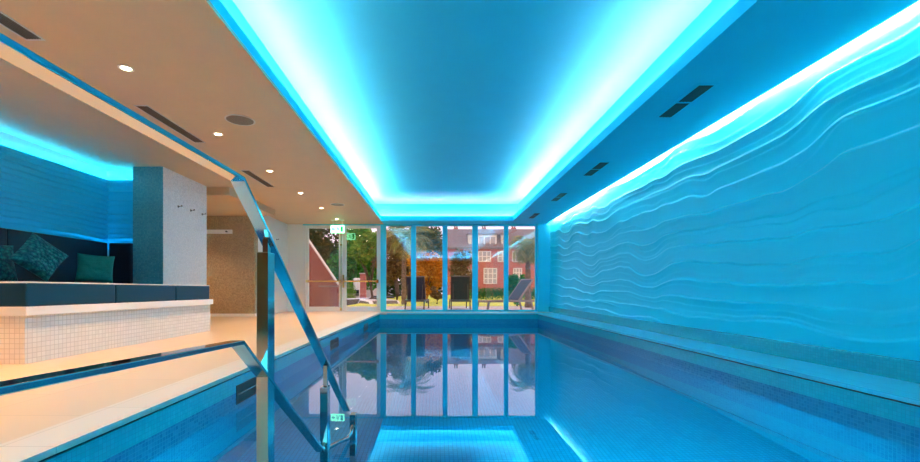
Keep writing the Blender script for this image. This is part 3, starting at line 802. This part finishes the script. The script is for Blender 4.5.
tree('conifer_tree', 'dark bare looking tree behind the middle lounger', 'tree', (at(460, Yt), Yt, -.06), 3.0, .12, crown(at(461, Yt), Yt, 1.9, .95, .8, 1.7, 12), 3000, .10, 'leaf_brown', group='trees outside the windows')
Yt = 22.0
tree('round_shrub', 'low brown shrub between the two loungers seen from behind', 'shrub', (at(437, Yt), Yt, -.06), .5, .05, crown(at(437, Yt), Yt, .45, .35, .3, .4, 8), 1200, .06, 'leaf_brown')
Yt = 19.0
tree('round_shrub', 'dark green shrub behind the raised lounger back under the palm', 'shrub', (at(517, Yt), Yt, -.06), .6, .05, crown(at(517, Yt), Yt, .75, .42, .35, .8, 10), 1800, .07, 'leaf_dark')
Yt = 33.0
tree('topiary_shrub', 'yellow green rounded bush beside the white van', 'shrub', (at(351, Yt), Yt, -1.25), 1.0, .06, [(at(351, Yt), Yt, .45, .38, .4, .75), (at(351, Yt), Yt, -.3, .45, .4, .7)], 1500, .07, 'leaf_mid')
def palm(label, base, top, n, L, droop, m='leaf_palm'):
    x, y, z = base; t = thing('palm_tree', label, 'palm', base, 'palms outside the windows')
    prof = []
    k = 26
    for i in range(k+1):
        h = (top[2]-z)*i/k; r = .13*(1-.35*i/k)*(1.12 if i % 2 else .95); prof.append((r, h))
    b = MB(); b.lathe(prof, base, 14); b.build('trunk', 'palm_bark', t)
    VV, FF = [], []
    for q in range(n):
        az = q*2.399 + random.uniform(-.2,.2); el = random.uniform(-.35, 1.15); l = L*random.uniform(.8,1.1)
        dirh = np.array((math.cos(az), math.sin(az), 0)); side = np.array((-math.sin(az), math.cos(az), 0))
        p = np.array(top, float); prev = None; m_ = 16
        for i in range(m_+1):
            s = i/m_; ang = el - droop*s**1.3
            d = dirh*math.cos(ang) + np.array((0,0,1))*math.sin(ang)
            if i: p = p + d*l/m_
            ll = l*.34*math.sin(PI*min(1, .12+s*.86))
            for sg in (-1, 1):
                tip = p + side*sg*ll*.75 + d*ll*.6 + np.array((0,0,-ll*.30))
                w = d*.022
                i0 = len(VV); VV += [p-w, p+w, tip+w*.2, tip-w*.2]; FF.append((i0, i0+1, i0+2, i0+3))
    np_mesh('crown', np.array(VV), np.array(FF), m, t)
    return t
palm('shaggy palm with drooping fronds beyond the last window pane', (at(528, 17.6), 17.6, -.06), (at(527, 17.6), 17.6, hz(245, 17.6)), 46, 1.05, 2.1)
palm('wide palm crown at the top of the first two window panes', (at(404, 21), 21, -.06), (at(408, 21), 21, hz(238, 21)), 40, 1.5, 1.5)
# hedge
b = MB()
hx0, hx1, hy = at(470, 32), at(545, 32), 32.0
cl = [(hx0+(hx1-hx0)*i/18, hy, .38, .32, .35, .48) for i in range(19)]
Vv, Ff = leaves(cl, 5200, .07); o = np_mesh('clipped_hedge', Vv, Ff, 'leaf_hedge'); tag(o, 'clipped dark green hedge along the lawn before the brick building', 'hedge')
hx0, hx1, hy = at(296, 62), at(438, 62), 62.0
cl = [(hx0+(hx1-hx0)*i/30, hy, zz_, .75, .6, .8) for i in range(31) for zz_ in (-.7, .4, 1.3)]
Vv, Ff = leaves(cl, 14000, .2); o = np_mesh('tall_hedge', Vv, Ff, 'leaf_deep'); tag(o, 'tall dark hedge closing off the far side of the car park', 'hedge')
# brick garden wall with a sloping top
Yb = 18.2
t = thing('garden_wall', 'red brick garden wall with a sloping top outside the exit doors', 'garden wall', (at(309, Yb), Yb, -.3))
xl, xa, xb = at(285, Yb), at(309, Yb), at(337, Yb)
za, zb = hz(243, Yb), hz(285, Yb); zl_ = za + (za-zb)/(xb-xa)*(xa-xl)
b = MB(); b.prism([(xl, -.3), (xb, -.3), (xb, zb), (xl, zl_)], 'y', Yb, Yb+.3); b.build('wall_body', 'brick_red', t)
b = MB(); b.prism([(xb+.03, zb), (xb+.03, zb+.06), (xl, zl_+.06), (xl, zl_)], 'y', Yb-.03, Yb+.33); b.build('coping', 'stone_pale', t)
Yb = 17.4
t = thing('planter_wall', 'low dark brick planter with pale cap outside the exit doors', 'planter', (at(330, Yb), Yb, -.3))
x0, x1 = at(319, Yb), at(341, Yb); zc = hz(287, Yb)
b = MB(); b.box(x0, x1, Yb, Yb+.5, -.3, zc); b.build('wall_body', 'brick_red', t)
b = MB(); b.box(x0-.03, x1+.03, Yb-.03, Yb+.53, zc, zc+.06); b.build('cap', 'roof_slate', t)

def car(loc, rot, label, paint, lamp=False):
    t = thing('parked_car', label, 'car', (0,0,0), 'cars outside the windows')
    b = MB(); prof = [(-2.0,.28), (2.0,.28), (2.08,.55), (2.0,.78), (1.15,.90), (.55,1.36), (-.95,1.42), (-1.75,.95), (-2.05,.88), (-2.1,.5)]
    b.prism(prof, 'y', -.82, .82); b.build('body', paint, t, bevel=.07, smooth=True, seg=3)
    for s in (-1, 1):
        b = MB(); b.prism([(.98,.93), (.48,1.30), (-.88,1.35), (-1.5,.97)], 'y', s*.822-.006, s*.822+.006); b.build('side_window', 'car_glass', t)
    b = MB(); M = Matrix.Translation((.86,0,1.145)) @ Matrix.Rotation(math.radians(37.5), 4, 'Y'); b.box(-.33, .33, -.66, .66, -.012, .016, M); b.build('windscreen', 'car_glass', t)
    b = MB(); M = Matrix.Translation((-1.36,0,1.20)) @ Matrix.Rotation(math.radians(-30.5), 4, 'Y'); b.box(-.36, .36, -.64, .64, -.012, .018, M); b.build('rear_window', 'car_glass', t)
    for x in (-1.28, 1.28):
        for s in (-1, 1):
            b = MB(); b.lathe([(.20,-.09), (.31,-.1), (.325,-.05), (.325,.05), (.31,.1), (.20,.09)], (x, s*.76, .325), 20, 'y'); w = b.build('wheel', 'tyre', t)
            b = MB(); b.lathe([(.19,-.02), (.19,.02), (.05,.03)], (x, s*.76+s*.09, .325), 16, 'y'); b.build('hubcap', 'car_silver', w)
    for s in (-1, 1):
        b = MB(); b.lathe([(.08,-.03), (.08,.03), (.03,.05)], (2.04, s*.6, .66), 14, 'x'); b.build('headlight', 'headlamp' if lamp else 'curtain_white', t)
    t.location = loc; t.rotation_euler = (0,0,math.radians(rot)); return t
car((at(359, 29)+.2, 28.0, -1.25), 160, 'silver parked car visible low through the exit door', 'car_silver')
car((at(370.5, 34)+.8, 36.6, -1.25), 15, 'dark parked car behind the silver one', 'car_dark')
car((at(391, 24)-.4, 22.6, -1.25), -62, 'white car low in the first window pane with a lit headlight', 'car_white', True)
car((at(331, 42), 42, -1.25), 200, 'white parked car far behind the brick garden wall', 'car_white')

# houses
def window_part(parent, x0, x1, z0, z1, y, cols=3, rows=2, wall='curtain_white'):
    b = MB(); b.box(x0, x1, y-.12, y-.02, z0, z0+.12); b.box(x0, x1, y-.12, y-.02, z1-.12, z1); b.box(x0, x0+.12, y-.12, y-.02, z0, z1); b.box(x1-.12, x1, y-.12, y-.02, z0, z1)
    for i in range(1, cols):
        x = x0+(x1-x0)*i/cols; b.box(x-.06, x+.06, y-.12, y-.02, z0, z1)
    for j in range(1, rows):
        z = z0+(z1-z0)*j/rows; b.box(x0, x1, y-.11, y-.02, z-.05, z+.05)
    w = b.build('window', wall, parent)
    b = MB(); b.box(x0, x1, y-.04, y, z0, z1); b.build('pane', 'far_glass', w)
Yh = 60.0
t = thing('brick_building', 'red brick building with white framed windows beyond the hedge', 'building', (at(480, Yh), Yh, -.3))
x0, x1 = at(446, Yh), at(540, Yh)
zt_ = hz(234, Yh)
b = MB(); b.box(x0, x1, Yh, Yh+10, -.3, hz(248, Yh)); b.build('wall', 'brick_far', t)
b = MB(); b.prism([(Yh-.3, hz(249, Yh)), (Yh+10.3, hz(249, Yh)), (Yh+10.3, hz(247, Yh)), (Yh+7, hz(227.5, Yh)), (Yh+1.6, hz(227.5, Yh)), (Yh-.3, hz(247, Yh))], 'x', x0-.2, x1+.2); b.build('roof', 'roof_slate', t)
for (a, c, p, q, nc, nr) in ((483.5, 497, 268, 284, 3, 3), (478, 491, 251, 262, 3, 2), (497.5, 507, 251, 262, 2, 2), (463, 472, 252, 263, 2, 2), (513, 522, 268, 282, 3, 3), (463, 473, 269, 284, 3, 3), (512, 522, 251, 262, 3, 2)):
    window_part(t, at(a, Yh), at(c, Yh), hz(q, Yh), hz(p, Yh), Yh, nc, nr)
for (a, c) in ((468, 473.5), (477.5, 497), (501, 509)):          # dormers in the roof
    b = MB(); b.box(at(a, Yh), at(c, Yh), Yh+.1, Yh+3, hz(248, Yh), hz(234.5, Yh)); d = b.build('dormer', 'stone_pale', t)
    window_part(d, at(a, Yh)+.1, at(c, Yh)-.1, hz(246.5, Yh), hz(236, Yh), Yh+.1, max(2, int((c-a)/5)), 1)
    b = MB(); b.box(at(a, Yh)-.15, at(c, Yh)+.15, Yh-.1, Yh+3.2, hz(234.5, Yh), hz(233.3, Yh)); b.build('dormer_roof', 'roof_slate', d)
for px in (457, 486.5, 518):
    b = MB(); b.box(at(px-2.2, Yh), at(px+2.2, Yh), Yh+3, Yh+4, hz(230, Yh), hz(224.5, Yh)); c = b.build('chimney', 'brick_far', t)
    b = MB()
    for s in (-.8, .8): b.lathe([(.12,0), (.1,.5)], (at(px, Yh)+s*.2, Yh+3.5, hz(224.5, Yh)), 10)
    b.build('chimney_pot', 'roof_tile', c)
Yh = 55.0
t = thing('gabled_house', 'small pale house with red tiled gable seen through the exit door', 'house', (at(364, Yh), Yh, -1.25))
x0, x1 = at(359, Yh), at(373, Yh); xm = (x0+x1)/2
b = MB(); b.prism([(x0, -1.25), (x1, -1.25), (x1, hz(272, Yh)), (xm, hz(264, Yh)), (x0, hz(272, Yh))], 'y', Yh, Yh+6); b.build('wall', 'stone_pale', t)
b = MB(); e_ = .25
b.prism([(x0-e_, hz(273, Yh)), (xm, hz(263.5, Yh)), (x1+e_, hz(273, Yh)), (x1+e_, hz(272, Yh)), (xm, hz(262.3, Yh)), (x0-e_, hz(272, Yh))], 'y', Yh-.3, Yh+6.2); b.build('roof', 'roof_tile', t)
window_part(t, xm-.55, xm+.55, hz(277, Yh), hz(271.5, Yh), Yh, 2, 1)
b = MB(); b.box(xm+.8, xm+1.3, Yh+3, Yh+3.5, hz(270, Yh), hz(261, Yh)); b.build('chimney', 'brick_far', t)
Yg = 32.0
t = thing('gate_pier', 'orange brick gate pier beyond the parked cars', 'gate pier', (at(363, Yg), Yg, -1.25))
b = MB(); b.box(at(360, Yg), at(365.5, Yg), Yg, Yg+.4, -1.25, hz(274, Yg)); b.build('shaft', 'brick_far', t)
b = MB(); b.box(at(359.4, Yg), at(366.1, Yg), Yg-.05, Yg+.45, hz(274, Yg), hz(273, Yg)); b.build('cap', 'stone_pale', t)
Yg = 33.6
t = thing('parked_van', 'white van beyond the rounded bush', 'van', (at(357, Yg), Yg, -1.25))
b = MB(); x0, x1 = at(354.5, Yg), at(359, Yg); b.box(x0-.1, x1+.1, Yg, Yg+1.6, -.95, hz(278, Yg)); b.build('body', 'car_white', t, bevel=.1, smooth=True, seg=3)
b = MB(); b.box(x0, x1, Yg-.01, Yg+.02, .2, .65); b.build('rear_window', 'car_glass', t)
for s in (x0, x1):
    b = MB(); b.lathe([(.3,-.1), (.32,0), (.3,.1)], (s, Yg+.8, -.93), 16, 'x'); b.build('wheel', 'tyre', t)

# ------------------------------------------------------------------ sky
w = bpy.data.worlds.new('dusk_sky'); S.world = w; w.use_nodes = True
nt = w.node_tree; nt.nodes.clear()
o = nt.nodes.new('ShaderNodeOutputWorld'); bg = nt.nodes.new('ShaderNodeBackground')
tc = nt.nodes.new('ShaderNodeTexCoord'); nz = nt.nodes.new('ShaderNodeTexNoise'); nz.inputs['Scale'].default_value = 2.2; nz.inputs['Detail'].default_value = 5
r = nt.nodes.new('ShaderNodeValToRGB')
r.color_ramp.elements[0].position = .35; r.color_ramp.elements[0].color = (.72,.55,.68,1)
r.color_ramp.elements[1].position = .65; r.color_ramp.elements[1].color = (.95,.72,.70,1)
nt.links.new(tc.outputs['Generated'], nz.inputs['Vector']); nt.links.new(nz.outputs['Fac'], r.inputs[0]); nt.links.new(r.outputs[0], bg.inputs[0])
bg.inputs[1].default_value = 2.4; nt.links.new(bg.outputs[0], o.inputs[0])

# ------------------------------------------------------------------ camera and view
cam = bpy.data.cameras.new('camera'); co = bpy.data.objects.new('camera', cam); COL.objects.link(co)
co.location = (0, 0, CAMH); co.rotation_euler = (PI/2, 0, 0)
cam.sensor_width = 36; cam.lens = 36*F/920; cam.shift_x = (460-PX)/920; cam.shift_y = (PY-231)/920; cam.clip_start = .02; cam.clip_end = 500
S.camera = co
vs = S.view_settings; vs.view_transform = 'Standard'; vs.look = 'None'; vs.gamma = 1; vs.use_curve_mapping = False; vs.exposure = .12
S.cycles.max_bounces = 14; S.cycles.diffuse_bounces = 8; S.cycles.glossy_bounces = 6; S.cycles.transmission_bounces = 8; S.cycles.transparent_max_bounces = 16
S.cycles.sample_clamp_indirect = 12
